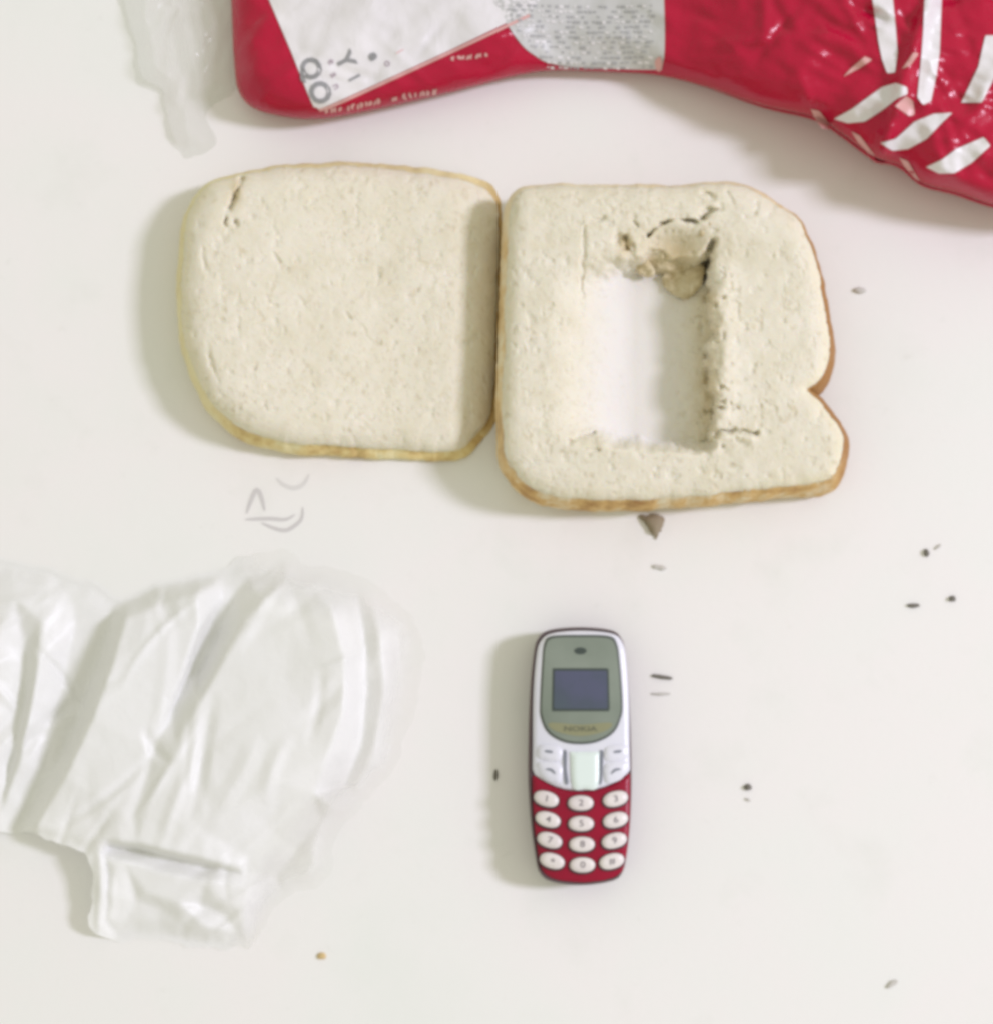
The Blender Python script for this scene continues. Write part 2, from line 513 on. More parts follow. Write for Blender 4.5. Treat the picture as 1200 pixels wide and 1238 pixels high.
def bread(root, outline, centre, zf, edge_r, mats, attrf, crustf, nth=620, nr=150, sharp=(), flare=0.0):
    """outline and zf in grid coordinates of the upper face"""
    ol = spline(outline, n=nth, sharp=sharp)
    ol = ol + np.stack([fbm(ol[:, 0], ol[:, 1], 26, 5), fbm(ol[:, 0], ol[:, 1], 26, 9)], 1) * 5
    t = np.linspace(0, 1, nr) ** .8
    c = np.array(centre, float)
    uv = (c + (ol - c)[None] * t[:, None, None]).reshape(-1, 2)
    d = segdist(uv, ol) * S
    zt = zf(uv)
    q = np.clip(1 - d / edge_r, 0, 1)
    z = zt - edge_r * .75 * (1 - np.sqrt(np.clip(1 - q * q, 0, 1)))
    # porous relief
    z = z + attrf(uv)['rough'] * (fbm(uv[:, 0], uv[:, 1], 16, 21, 4) * .0011 + np.minimum(0, fbm(uv[:, 0], uv[:, 1], 9, 33, 3) + .12) * .004)
    V = P(uv[:, 0], uv[:, 1], z)
    F = []
    for r in range(nr - 1):
        for k in range(nth):
            k2 = (k + 1) % nth
            if r == 0:
                F.append([k, nth + k, nth + k2][::-1] if False else [k2, nth + k2, nth + k])
            else:
                F.append([r * nth + k, r * nth + k2, (r + 1) * nth + k2, (r + 1) * nth + k])
    # orientation: make it face up
    a, b, cc = V[F[-1][0]], V[F[-1][1]], V[F[-1][2]]
    if np.cross(b - a, cc - a)[2] < 0: F = [f[::-1] for f in F]
    at = attrf(uv); at.pop('rough')
    rim = np.clip(1 - d / .0035, 0, 1) * .55
    at['rim'] = rim * crustf(uv)['rim']
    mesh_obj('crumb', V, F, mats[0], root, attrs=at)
    # crust: from a ragged line just inside the edge, over the edge and down to the table
    edge = V[(nr - 1) * nth:]
    cw = np.array([P(*c, 0.0)])[0]
    out2 = edge[:, :2] - np.roll(edge[:, :2], 1, 0)
    tan = np.roll(edge[:, :2], -1, 0) - np.roll(edge[:, :2], 1, 0)
    nrm = np.stack([tan[:, 1], -tan[:, 0]], 1); nrm /= np.linalg.norm(nrm, axis=1)[:, None] + 1e-12
    if ((edge[:, :2] - cw[:2]) * nrm).sum() < 0: nrm = -nrm
    for _ in range(14): nrm = (nrm + np.roll(nrm, 1, 0) + np.roll(nrm, -1, 0)) / 3
    cf = crustf(ol)
    inset = .00005 + .0005 * np.clip(.5 + fbm(ol[:, 0], ol[:, 1], 30, 61) * 2.5, 0, 1)
    rings = []
    row = [nr - 1 - k for k in range(1, 12)]
    # inner ring lies on the crumb surface
    Vr = V.reshape(nr, nth, 3)
    dr = (d / 1.0).reshape(nr, nth)
    inner = np.empty((nth, 3))
    for k in range(nth):
        col = dr[:, k]
        j = nr - 1
        while j > 1 and col[j] < inset[k]: j -= 1
        inner[k] = Vr[j, k]
    inner[:, 2] += .00002
    mid = (inner + edge) / 2; mid[:, 2] = np.maximum(inner[:, 2], edge[:, 2]) * .45 + (inner[:, 2] + edge[:, 2]) / 2 * .55 + .0001
    rings += [inner, mid]
    ze = edge[:, 2]
    fl = cf['flare']
    for s, bulge in [(0.0, .0002), (.12, .0007), (.28, .0011), (.45, .0013), (.62, .0012), (.8, .0006), (.93, -.0003), (1.0, -.0016)]:
        rr = edge.copy()
        rr[:, :2] += nrm * (bulge + fl * s * (1 if s < .95 else .9) + .0006 * fbm(ol[:, 0] * 1.0 + s * 40, ol[:, 1], 22, 71))[:, None]
        rr[:, 2] = ze * (1 - s) + .0001
        rings.append(rr)
    Vc = np.vstack(rings); m = len(rings)
    Fc = []
    for r in range(m - 1):
        for k in range(nth):
            k2 = (k + 1) % nth
            Fc.append([r * nth + k, r * nth + k2, (r + 1) * nth + k2, (r + 1) * nth + k])
    a, b, cc = Vc[Fc[2 * nth][0]], Vc[Fc[2 * nth][1]], Vc[Fc[2 * nth][2]]
    nn = np.cross(b - a, cc - a)
    if (nn[:2] * nrm[0]).sum() < 0: Fc = [f[::-1] for f in Fc]
    Fc.append([(m - 1) * nth + k for k in range(nth)])
    br = np.tile(cf['brown'], m); pl = np.tile(cf['pale'], m)
    mesh_obj('crust', Vc, Fc, mats[1], root, attrs={'brown': br, 'pale': pl})


# left slice: whole, curled up a little at its left edge, lower at the right
OUT_L = [(219, 297), (226, 258), (250, 224), (287, 211), (337, 202), (400, 199), (462, 201), (525, 210), (577, 221),
         (600, 240), (605, 280), (603, 340), (601, 410), (598, 480), (588, 512), (566, 536), (542, 546), (483, 544),
         (400, 540), (337, 533), (296, 521), (256, 490), (233, 450), (221, 405), (217, 350)]


def z_left(uv):
    u, v = uv[:, 0], uv[:, 1]
    z = .0150 - .0062 * sstep(235, 560, u) - .0040 * sstep(540, 606, u)
    z = z + .0008 * fbm(u, v, 110, 3, 3)
    z = z - groove(uv, [(294, 216), (288, 228), (277, 252)], 3.4, .0022)
    z = z - groove(uv, [(273, 262), (274, 272)], 2.4, .0016) - groove(uv, [(285, 266), (286, 274)], 2.4, .0014)
    z = z - groove(uv, [(252, 420), (258, 450), (266, 462)], 3.0, .0007)
    z = z - groove(uv, [(331, 306), (340, 316)], 2.5, .0007) - groove(uv, [(243, 300), (250, 330)], 3, .0007)
    for a, b in [(398, 340), (366, 362), (342, 396), (455, 330), (420, 380), (430, 250), (480, 495), (320, 490), (376, 465)]:
        z = z - groove(uv, [(a, b), (a + 3, b + 5)], 2.6, .0005)
    return z


def a_left(uv):
    u, v = uv[:, 0], uv[:, 1]
    torn_shade = np.exp(-((u - 286) ** 2 / 60 + (v - 232) ** 2 / 320)) * .8
    return {'press': np.zeros(len(uv)), 'torn_shade': torn_shade, 'rough': np.ones(len(uv)) * .38}


def c_left(uv):
    u, v = uv[:, 0], uv[:, 1]
    return {'rim': .35 + .65 * sstep(330, 240, u), 'brown': .95 * sstep(570, 596, u), 'flare': .0005 + .0008 * sstep(420, 520, v),  # browned right side: shade of the gap between slices painted into the crust
            'pale': .75 * sstep(300, 225, u) + .5 * sstep(260, 210, v)}


root = thing('bread_slice', 'whole square white bread slice with pale yellow crust, left of the hollowed slice', 'bread',
             P(410, 375, 0.0), 'two bread slices')
bread(root, OUT_L, (410, 375), z_left, .0075, (m_crumb, m_crust_a), a_left, c_left)

# right slice: thick, hollowed out, notch in its right side
OUT_R = [(613, 262), (622, 233), (655, 223), (751, 224), (820, 224), (863, 220), (907, 226), (941, 246), (970, 273),
         (989, 319), (999, 375), (1005, 425), (994, 456), (976, 471), (1001, 496), (1021, 530), (1016, 563), (1001, 581),
         (966, 588), (907, 594), (820, 602), (733, 605), (668, 600), (628, 580), (609, 550), (605, 505), (608, 397), (611, 320)]


def cav_parts(u, v):
    nz = fbm(u, v, 22, 41, 3)
    left = sstep(662, 768, u + 12 * fbm(u, v, 80, 44, 2))
    right = sstep(0, 11, 864 - u + nz * 26 - 10 * sstep(470, 400, v) * 0 - 8 * sstep(330, 290, v))
    top = sstep(0, 30 + 30 * sstep(790, 690, u), v - 302 + nz * 22)
    bot = sstep(0, 16 + 16 * sstep(810, 700, u), 548 - v + nz * 12 - 6 * sstep(800, 690, u))
    return left, right, top, bot


def z_right(uv):
    u, v = uv[:, 0], uv[:, 1]
    l, r, t, b = cav_parts(u, v)
    z = .0195 - .0012 * sstep(900, 1040, u) - .0012 * sstep(520, 600, v) + .0009 * fbm(u, v, 120, 8, 3)
    z = z - .0110 * l * r * t * b
    z = z + .0016 * np.exp(-((u - 876) / 14) ** 2) * sstep(300, 340, v) * sstep(545, 500, v)
    z = z + .0012 * (fbm(u, v, 26, 52, 3)) * np.exp(-((u - 872) / 26) ** 2)
    z = z - groove(uv, [(707, 272), (705, 310), (704, 358)], 2.4, .0008)
    z = z - groove(uv, [(710, 268), (728, 264)], 3, .0008) - groove(uv, [(764, 268), (769, 274)], 3, .0010)
    z = z - groove(uv, [(688, 533), (700, 527), (716, 525)], 2.3, .0026) - groove(uv, [(708, 543), (722, 544)], 2, .0012)
    z = z - groove(uv, [(850, 534), (872, 521), (890, 519), (914, 524)], 2.8, .0024) + .0009 * np.exp(-(segdist(uv, [(864, 531), (890, 527), (908, 531)], closed=False) / 5) ** 2)
    z = z - groove(uv, [(852, 497), (872, 494), (890, 493)], 3.0, .0018)
    # torn place above the hollow
    z = z - .0055 * np.exp(-((u - 812) / 36) ** 2 - ((v - 302) / 24) ** 2)
    z = z - groove(uv, [(752, 288), (757, 300)], 7.5, .0062)
    z = z - groove(uv, [(783, 284), (797, 272), (818, 265), (840, 268)], 3.2, .0048) * np.clip(.75 + 2.2 * fbm(u, v, 22, 141, 2), .1, 1.3)
    z = z - groove(uv, [(846, 264), (858, 254), (868, 252)], 3.4, .0036)
    z = z - groove(uv, [(862, 292), (855, 312), (848, 330)], 4.8, .0058)
    z = z - groove(uv, [(850, 232), (862, 238)], 3, .0012) - groove(uv, [(880, 232), (886, 246)], 3, .0011)
    z = z - groove(uv, [(900, 262), (912, 256), (914, 244)], 3, .0010)
    return np.maximum(z, .0035)


def a_right(uv):
    u, v = uv[:, 0], uv[:, 1]
    l, r, t, b = cav_parts(u, v)
    press = sstep(.15, .95, l * r * t * b) * sstep(862, 790, u) * sstep(312, 350, v + 0.10 * (800 - u))  # pressed floor; whitening fades rightward, painting in the shaded side's tone
    torn_shade = .85 * np.exp(-((u - 815) / 38) ** 2 - ((v - 306) / 27) ** 2)
    torn_shade = np.maximum(torn_shade, .95 * np.exp(-((u - 755) / 9) ** 2 - ((v - 296) / 13) ** 2))
    torn_shade = np.maximum(torn_shade, .75 * np.exp(-((u - 856) / 14) ** 2) * sstep(330, 360, v) * sstep(545, 520, v) * np.clip(.6 + 1.4 * fbm(u, v, 20, 77), 0, 1))  # ragged yellowish edge, with the right wall's shade put into the colour
    return {'press': press, 'torn_shade': np.clip(torn_shade, 0, 1), 'rough': .42 + 1.0 * np.exp(-((u - 865) / 22) ** 2) * sstep(300, 330, v) * sstep(560, 530, v) - .38 * press}


def c_right(uv):
    u, v = uv[:, 0], uv[:, 1]
    return {'rim': .3 + .7 * sstep(930, 1000, u) + .3 * sstep(540, 590, v),
            'brown': .95 * sstep(935, 1000, u) * sstep(600, 540, v),
            'pale': np.clip(.75 * sstep(300, 230, v) * sstep(960, 900, u) + .25 * sstep(660, 625, u) * sstep(590, 540, v), 0, 1),
            'flare': .0004 + .0016 * sstep(950, 1000, u) * sstep(290, 360, v)}


root = thing('bread_slice', 'thick bread slice with a scooped out hollow and a notch in its right side', 'bread',
             P(800, 410, 0.0), 'two bread slices')
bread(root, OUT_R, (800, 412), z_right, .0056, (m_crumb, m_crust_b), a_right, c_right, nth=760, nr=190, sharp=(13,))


def flap(poly, z0, dz, seed, curl=0.0):
    pl = spline(poly, step=3)
    pl = pl + np.stack([fbm(pl[:, 0], pl[:, 1], 9, seed), fbm(pl[:, 0], pl[:, 1], 9, seed + 3)], 1) * 6
    cu, cv = pl.mean(0)
    zf = lambda u, v: z0 + .0034 * fbm(u, v, 10, seed + 5, 5) + curl * (cv - v) / 30
    o = patch('torn_flap', pl, zf, m_torn, root, step=2.0, thick=.0016, dome=dz * .5, domew=14)
    return o


flap([(770, 300), (782, 285), (806, 274), (834, 273), (846, 288), (843, 312), (830, 334), (812, 338), (790, 326)], .0112, .0036, 3, .003)
flap([(838, 286), (846, 270), (860, 259), (870, 258), (868, 270), (856, 286), (846, 294)], .0172, .0026, 11, .001)
flap([(800, 332), (822, 330), (842, 318), (852, 326), (846, 346), (828, 360), (808, 350)], .0098, .0026, 19)
flap([(762, 304), (774, 300), (784, 314), (792, 328), (780, 332), (766, 320)], .0122, .0016, 27)

# ------------------------------------------------------------------ mobile phone
PC = 701
PH = [(664, 761), (700, 757.5), (738, 761), (751, 771), (756.5, 792), (761, 845), (763.5, 932), (762, 990), (758, 1030), (752, 1056),
      (739, 1066), (703, 1071), (668, 1067), (652, 1056), (646, 1030), (641, 990), (638, 932), (640, 845), (644.5, 792), (650, 771)]
pho = spline(PH, n=160)
pcen = np.array([701, 914.0])


def phone_z(u, v):
    e = np.abs(np.asarray(u, float) - 701) / 62
    q = np.clip((np.asarray(v, float) - 1000) / 75, 0, 1)
    q2 = np.clip((790 - np.asarray(v, float)) / 40, 0, 1)
    return .0118 - .0011 * e ** 3 - .0016 * q ** 2 - .0008 * q2 ** 2


ph = thing('mobile_phone', 'tiny red and silver mobile phone with number keys lying on the white table', 'phone', P(701, 914, 0.0))
# shell: lofted sides from the base to the rim of the front
Wd = P(pho[:, 0], pho[:, 1], .0095)[:, :2]
wc = Wd.mean(0)
rings = []
for inset_mm, z in [(3.2, .0002), (1.2, .0008), (.25, .0026), (.0, .0050), (.0, .0078), (.25, .0092), (.7, .0100)]:
    k = 1 - inset_mm / 1000 / np.linalg.norm(Wd - wc, axis=1)
    r2 = wc + (Wd - wc) * k[:, None]
    rings.append(np.column_stack([r2, np.full(len(r2), z)]))
n = len(pho)
Vs = np.vstack(rings)
Fs = [[r * n + k, r * n + (k + 1) % n, (r + 1) * n + (k + 1) % n, (r + 1) * n + k] for r in range(len(rings) - 1) for k in range(n)]
a, b, cc = Vs[Fs[3 * n][0]], Vs[Fs[3 * n][1]], Vs[Fs[3 * n][2]]
if (np.cross(b - a, cc - a)[:2] * (Vs[Fs[3 * n][0]][:2] - wc)).sum() < 0: Fs = [f[::-1] for f in Fs]
Fs.append([k for k in range(n)]); Fs.append([(len(rings) - 1) * n + k for k in range(n)])
mesh_obj('back_shell', Vs, Fs, m_shell, ph)


def shrink(poly, d):
    c0 = pcen; v = poly - c0
    return c0 + v * (1 - d / np.linalg.norm(v, axis=1))[:, None]


def clip_poly(poly, f):
    """keep the part where f(u,v) >= 0 (dense outline, the cut line added by caller)"""
    return np.array([p for p in poly if f(*p) >= 0])


inner = shrink(pho, 4.2) + np.array([1.4, .8])
SPL = lambda u: 957 - 23 * (np.abs(u - 701) / 60) ** 2.2        # where silver meets red
low = np.array([p for p in np.roll(inner, -int(np.argmin(np.abs(inner[:, 0] - 701) + (inner[:, 1] > 914) * 1e3)), 0) if p[1] > SPL(p[0]) + .5])
cut = np.array([(u, SPL(u)) for u in np.linspace(low[-1][0] + 2, low[0][0] - 2, 40)])
front_z = lambda u, v: phone_z(u, v) - .0007
patch('keypad_panel', np.vstack([low, cut]), front_z, m_pred, ph, step=3, thick=.0022, dome=.0006, domew=4)
up0 = inner[np.array([p[1] < SPL(p[0]) - 1.2 for p in inner])]
st = int(np.argmax(np.linalg.norm(np.diff(np.vstack([up0, up0[:1]]), axis=0), axis=1))) + 1
up0 = np.roll(up0, -st, 0)
us = np.linspace(up0[-1][0], up0[0][0], 42)[1:-1]
cut2 = np.array([(u, SPL(u) - 1.2) for u in us])
patch('face_plate', np.vstack([up0, cut2]), front_z, m_silver, ph, step=3, thick=.0022, dome=.0007, domew=5)
# window
LENS = [(666, 769), (701, 767.5), (736, 769), (745, 778), (748.5, 800), (752, 850), (750, 868), (741, 886), (722, 897), (701, 900),
        (680, 897), (662, 886), (653.5, 868), (652.5, 850), (655, 800), (657.5, 778)]
lensp = spline(LENS, n=110)
lz = lambda u, v: phone_z(u, v) + .00018
patch('window_rim', lensp, lz, m_lensrim, ph, step=4, thick=.0012, dome=.0002, domew=3)
lens2 = lensp + (np.array([701, 834]) - lensp) * .045
lens = patch('screen_window', lens2, lz, m_lens, ph, step=3, thick=.0004, lift=.00034)
patch('display', spline([(670, 811), (733, 811), (734, 857), (669, 857)], n=60, sharp=(0, 1, 2, 3)), lz, m_display, lens, step=5, lift=.00046, thick=.0003)
patch('display_edge', spline([(667.5, 808), (735, 808), (736.5, 860), (666.5, 860)], n=60, sharp=(0, 1, 2, 3)), lz, m_dark, lens, step=5, lift=.00040, thick=.0003)
patch('brand_band', spline([(664, 874), (701, 876), (738, 874), (731, 884), (701, 890), (671, 884)], n=60), lz, m_band, lens, step=4, lift=.00040, thick=.0003)
patch('ear_piece', ellipse(701, 787, 7.5, 4.2), lz, m_dark, lens, step=3, lift=.00040, thick=.0003)


def text_on(name, body, cu, cv, size, mat, parent, zf, lift, rot=0.0, bold=0.0, sx=1.0):
    """flat printed lettering that follows a surface; size in grid units"""
    cu_ = bpy.data.curves.new('lettering', 'FONT')
    cu_.body = body; cu_.size = 1; cu_.align_x = 'CENTER'; cu_.align_y = 'CENTER'; cu_.offset = bold
    cu_.resolution_u = 3
    ob = bpy.data.objects.new('lettering', cu_)
    C.objects.link(ob)
    dg = bpy.context.evaluated_depsgraph_get()
    me = bpy.data.meshes.new_from_object(ob.evaluated_get(dg))
    v = np.array([p.co[:] for p in me.vertices]); f = [list(p.vertices) for p in me.polygons]
    bpy.data.objects.remove(ob); bpy.data.curves.remove(cu_); bpy.data.meshes.remove(me)
    r = math.radians(rot)
    x, y = v[:, 0] * size * sx, -v[:, 1] * size
    u = cu + x * math.cos(r) - y * math.sin(r); w = cv + x * math.sin(r) + y * math.cos(r)
    return mesh_obj(name, P(u, w, zf(u, w) + lift), f, mat, parent, smooth=False)


text_on('brand_lettering', 'NOKIA', 701, 881.5, 8.5, m_brand, lens, lz, .0005, bold=.01, sx=1.5)
# keys between window and number pad
fz = lambda u, v: phone_z(u, v) + .0002
patch('navigation_key', spline([(689, 909), (724, 909), (722, 951), (706, 954), (692, 951)], n=70, sharp=(0, 1)), fz, m_navkey, ph, step=4, thick=.0009, dome=.0006, domew=5, lift=.0001)
for sgn in (-1, 1):
    X = lambda q: 702 + sgn * q + (5 if sgn > 0 else 0)
    patch('key_gap', np.array(spline([(X(17.5), 909), (X(21.5), 909), (X(21), 930), (X(19.5), 947), (X(15.5), 947), (X(17.5), 930)], n=40)), fz, m_gap, ph, step=3, lift=.00008, thick=.0004)
    soft = patch('soft_key', spline([(X(25), 904), (X(45), 900), (X(52), 905), (X(50), 917), (X(26), 920)], n=50), fz, m_silver, ph, step=4, thick=.0006, dome=.0005, domew=5)
    patch('key_mark', spline([(X(35), 908), (X(43), 907), (X(43), 909.5), (X(35), 910.5)], n=24), fz, m_gap, soft, step=3, lift=.00062)
    call = patch('call_key', spline([(X(25), 924), (X(50), 921), (X(51), 931), (X(42), 943), (X(25), 946)], n=50), fz, m_silver, ph, step=4, thick=.0006, dome=.0005, domew=5)
    patch('key_mark', ribbon_poly([(X(31), 936), (X(36), 931), (X(43), 930)], 3), fz, m_gap, call, step=2, lift=.00062)
cols = [[(660, 966), (662, 991), (664, 1016), (667, 1041)], [(701.5, 971), (702, 996), (703, 1021), (703.5, 1046)], [(743.5, 966), (743.5, 991.5), (742, 1016.5), (739, 1041.5)]]
leg = [['1', '4', '7', '*'], ['2', '5', '8', '0'], ['3', '6', '9', '#']]
for ci, rot in enumerate((16, 0, -14)):
    for ri, (ku, kv) in enumerate(cols[ci]):
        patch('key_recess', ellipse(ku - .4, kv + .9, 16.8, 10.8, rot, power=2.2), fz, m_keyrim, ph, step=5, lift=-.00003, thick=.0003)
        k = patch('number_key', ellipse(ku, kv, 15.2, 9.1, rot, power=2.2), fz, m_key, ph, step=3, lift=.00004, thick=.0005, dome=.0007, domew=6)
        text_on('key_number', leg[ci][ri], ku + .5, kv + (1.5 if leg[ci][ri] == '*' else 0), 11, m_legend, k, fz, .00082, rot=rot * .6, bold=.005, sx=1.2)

# ------------------------------------------------------------------ red bag
EDGE = [(279, -150), (279, -40), (281, 30), (283, 70), (288, 108), (306, 130), (345, 141), (390, 143), (460, 131), (550, 110), (620, 92), (665, 85),
        (720, 86), (790, 90), (850, 104), (920, 127), (985, 142), (1016, 161), (1055, 189), (1088, 200), (1116, 222), (1156, 233), (1210, 250), (1300, 262)]
edge_l = spline(EDGE, step=7, closed=False)
bag_poly = np.vstack([edge_l, [(1300, 200), (1300, 100), (1300, 0), (1300, -150)], [(u, -150) for u in range(1280, 285, -20)]])


_rb = np.random.default_rng(23)
PLEATS = [(_rb.uniform(830, 1230), _rb.uniform(-40, 200), math.radians(_rb.normal(35, 30)), _rb.uniform(30, 80), _rb.uniform(6, 14), _rb.choice((-1, 1)) * _rb.uniform(.0004, .0012)) for _ in range(46)] + \
         [(_rb.uniform(285, 660), _rb.uniform(20, 130), math.radians(_rb.normal(-20, 30)), _rb.uniform(25, 70), _rb.uniform(6, 14), _rb.choice((-1, 1)) * _rb.uniform(.0002, .0007)) for _ in range(18)]


def bag_z(u, v):
    u = np.asarray(u, float); v = np.asarray(v, float)
    d = segdist(np.stack([u.ravel(), v.ravel()], 1), edge_l, closed=False).reshape(u.shape)
    H = .016 - .005 * np.exp(-((u - 720) / 90) ** 2) + .010 * sstep(780, 1000, u)
    ze = .0045 + .0055 * sstep(800, 980, u) - .001 * np.exp(-((u - 720) / 80) ** 2)
    w = 75 + 25 * sstep(780, 1000, u)
    t = np.clip(d / w, 0, 1)
    z = ze + (H - ze) * np.sqrt(np.clip(1 - (1 - t) ** 2, 0, 1))
    rr = sstep(0, 25, d)
    z = z + rr * (.0028 * fbm(u * .8 + v * .5, v * 1.1 - u * .4, 70, 91, 3) + .0016 * (ridged(u * .6 + v * .6, v - u * .5, 60, 95, 3) - .6))
    cr = sstep(930, 1000, u)
    s = (u * .86 + v * .5); q = (-u * .5 + v * .86)
    z = z + cr * rr * .0030 * (ridged(s, q * 2.2, 70, 99, 2) - .55)
    z = z + .0030 * np.exp(-(((u - 1093) * .9 + (v - 95) * .28) / 9) ** 2) * cr
    for cu_, cv_, an, L, w, h in PLEATS:
        du, dv = u - cu_, v - cv_
        s_ = du * math.cos(an) + dv * math.sin(an); q_ = -du * math.sin(an) + dv * math.cos(an)
        z = z + rr * h * np.clip(1 - np.abs(q_) / w, 0, 1) * np.clip(1 - (s_ / L) ** 2, 0, 1)
    return np.maximum(z, .0006)


bag = thing('plastic_bread_bag', 'red plastic bread bag with white label and white stripes lying behind the slices', 'bag', P(720, 20, 0.0))
te = np.gradient(edge_l, axis=0); te /= np.linalg.norm(te, axis=1)[:, None]
ne_ = np.stack([te[:, 1], -te[:, 0]], 1)
if ne_[60][1] > 0: ne_ = -ne_
for _ in range(5): ne_[1:-1] = (ne_[1:-1] + ne_[:-2] + ne_[2:]) / 3
rows = np.vstack([edge_l[2:-2] + ne_[2:-2] * q for q in (.7, 2.0, 4.2)])
rows = rows[inside(rows, bag_poly)]
pts, tris, idx = fill(bag_poly, 4.6, rows)
zz = bag_z(pts[:, 0], pts[:, 1])
Vb = P(pts[:, 0], pts[:, 1], zz)
Fb = [list(t) for t in tris]
nb0 = len(Vb); ne = len(edge_l)
ring0 = Vb[idx[:ne]]
tg = np.gradient(ring0[:, :2], axis=0); tg /= np.linalg.norm(tg, axis=1)[:, None]
nin = np.stack([-tg[:, 1], tg[:, 0]], 1)
ctr = P(760, -60, 0)[:2]
if ((ctr - ring0[:, :2]) * nin).sum() < 0: nin = -nin
for _ in range(6): nin[1:-1] = (nin[1:-1] + nin[:-2] + nin[2:]) / 3
extra = []
for s, inn in [(.65, .0006), (.35, .0022), (.12, .0050), (.02, .0090)]:
    r2 = ring0.copy(); r2[:, :2] += nin * inn; r2[:, 2] = ring0[:, 2] * s + .0002
    extra.append(r2)
Vb = np.vstack([Vb] + extra)
prev = np.array(idx[:ne])
for q in range(len(extra)):
    cur = nb0 + q * ne + np.arange(ne)
    for k in range(ne - 1):
        Fb.append([prev[k], prev[k + 1], cur[k + 1], cur[k]])
    prev = cur
mesh_obj('bag_film', Vb, Fb, m_red, bag)

prt = lambda name, poly, mat, parent=bag, lift=.00022, step=5: patch(name, poly, bag_z, mat, parent, step=step, lift=lift)
lab = prt('white_label', spline([(300, -60), (352, 62), (377, 124), (384, 130), (400, 126), (540, 62), (640, 14), (700, -60)], step=5, sharp=(0, 1, 5, 6, 7)), m_bagwhite)
prt('label_border', ribbon_poly([(386, 133), (404, 127), (470, 97), (542, 64), (640, 18)], 3.5, False), m_pink, lift=.00026, step=3)
lt = .0004
for (ch, cu, cv, sz, rot, mt) in [('O', 386, 112, 35, 65, m_greyink), ('Q', 375, 83, 34, 65, m_greyink), ('Y', 417, 73, 30, 62, m_greyink),
                                  ('I', 428, 94, 20, 62, m_greyink), ('e', 452, 67, 20, 62, m_greyink), ('n', 407, 104, 14, 62, m_mauve), ('a', 404, 90, 14, 62, m_mauve),
                                  ('o', 469, 76, 14, 62, m_mauve), ('e', 401, 74, 14, 62, m_mauve), ('l', 483, 62, 14, 62, m_pink)]:
    text_on('label_letter', ch, cu, cv, sz, mt, lab, bag_z, lt, rot=rot, bold=.03 if sz > 15 else .0)
rp = random.Random(9)
for u0, v0, u1, v1, n_, h_ in ((394, 135, 413, 131, 4, 7), (420, 131, 460, 122, 8, 9), (474, 121, 482, 119, 2, 7), (488, 117, 531, 110, 8, 9), (546, 71, 590, 66, 8, 6)):
    for k in range(n_):                          # a short line of pale lettering, too blurred to read
        t_ = (k + .5) / n_; a_ = u0 + (u1 - u0) * t_; b_ = v0 + (v1 - v0) * t_
        q_ = [(a_ + rp.uniform(-2, 2), b_ - h_ / 2 * rp.uniform(.6, 1)), (a_ + rp.uniform(-2.5, 2.5), b_ + rp.uniform(-1, 1)), (a_ + rp.uniform(-2, 2), b_ + h_ / 2 * rp.uniform(.5, 1))]
        prt('pale_lettering', ribbon_poly(q_, rp.uniform(2.4, 4.2)), m_pink, step=3, lift=.0003)
# second, greyer label with fine print
lab2 = prt('grey_label', spline([(560, -60), (620, 40), (648, 68), (672, 78), (716, 82), (790, 84), (800, 80), (803, 40), (800, -60)], step=5, sharp=(0, 8)), m_baggrey)
r2 = random.Random(4)
for row in range(13):
    x = 660 - row * 5 + r2.uniform(0, 4)
    vv = 79 - row * 6.2
    while x < 788:
        w = r2.uniform(2.2, 6.5)
        if r2.random() < .8:
            off = 2 * math.sin((x - 640) / 50)
            h_ = r2.uniform(1.8, 3.6)
            prt('fine_print', np.array([(x, vv + off), (x + w, vv + off + .4), (x + w - .5, vv + off + h_), (x, vv + off + h_ - .4)]), m_bagwhite if r2.random() < .4 else m_greyfine, lab2, lift=.0004, step=8)
        x += w + r2.choice((1.2, 1.5, 5.0))
prt('pink_print', spline([(791, 74), (797, 68), (800, 76), (797, 86), (793, 84)], step=2.5), m_pink, lift=.0005, step=3)
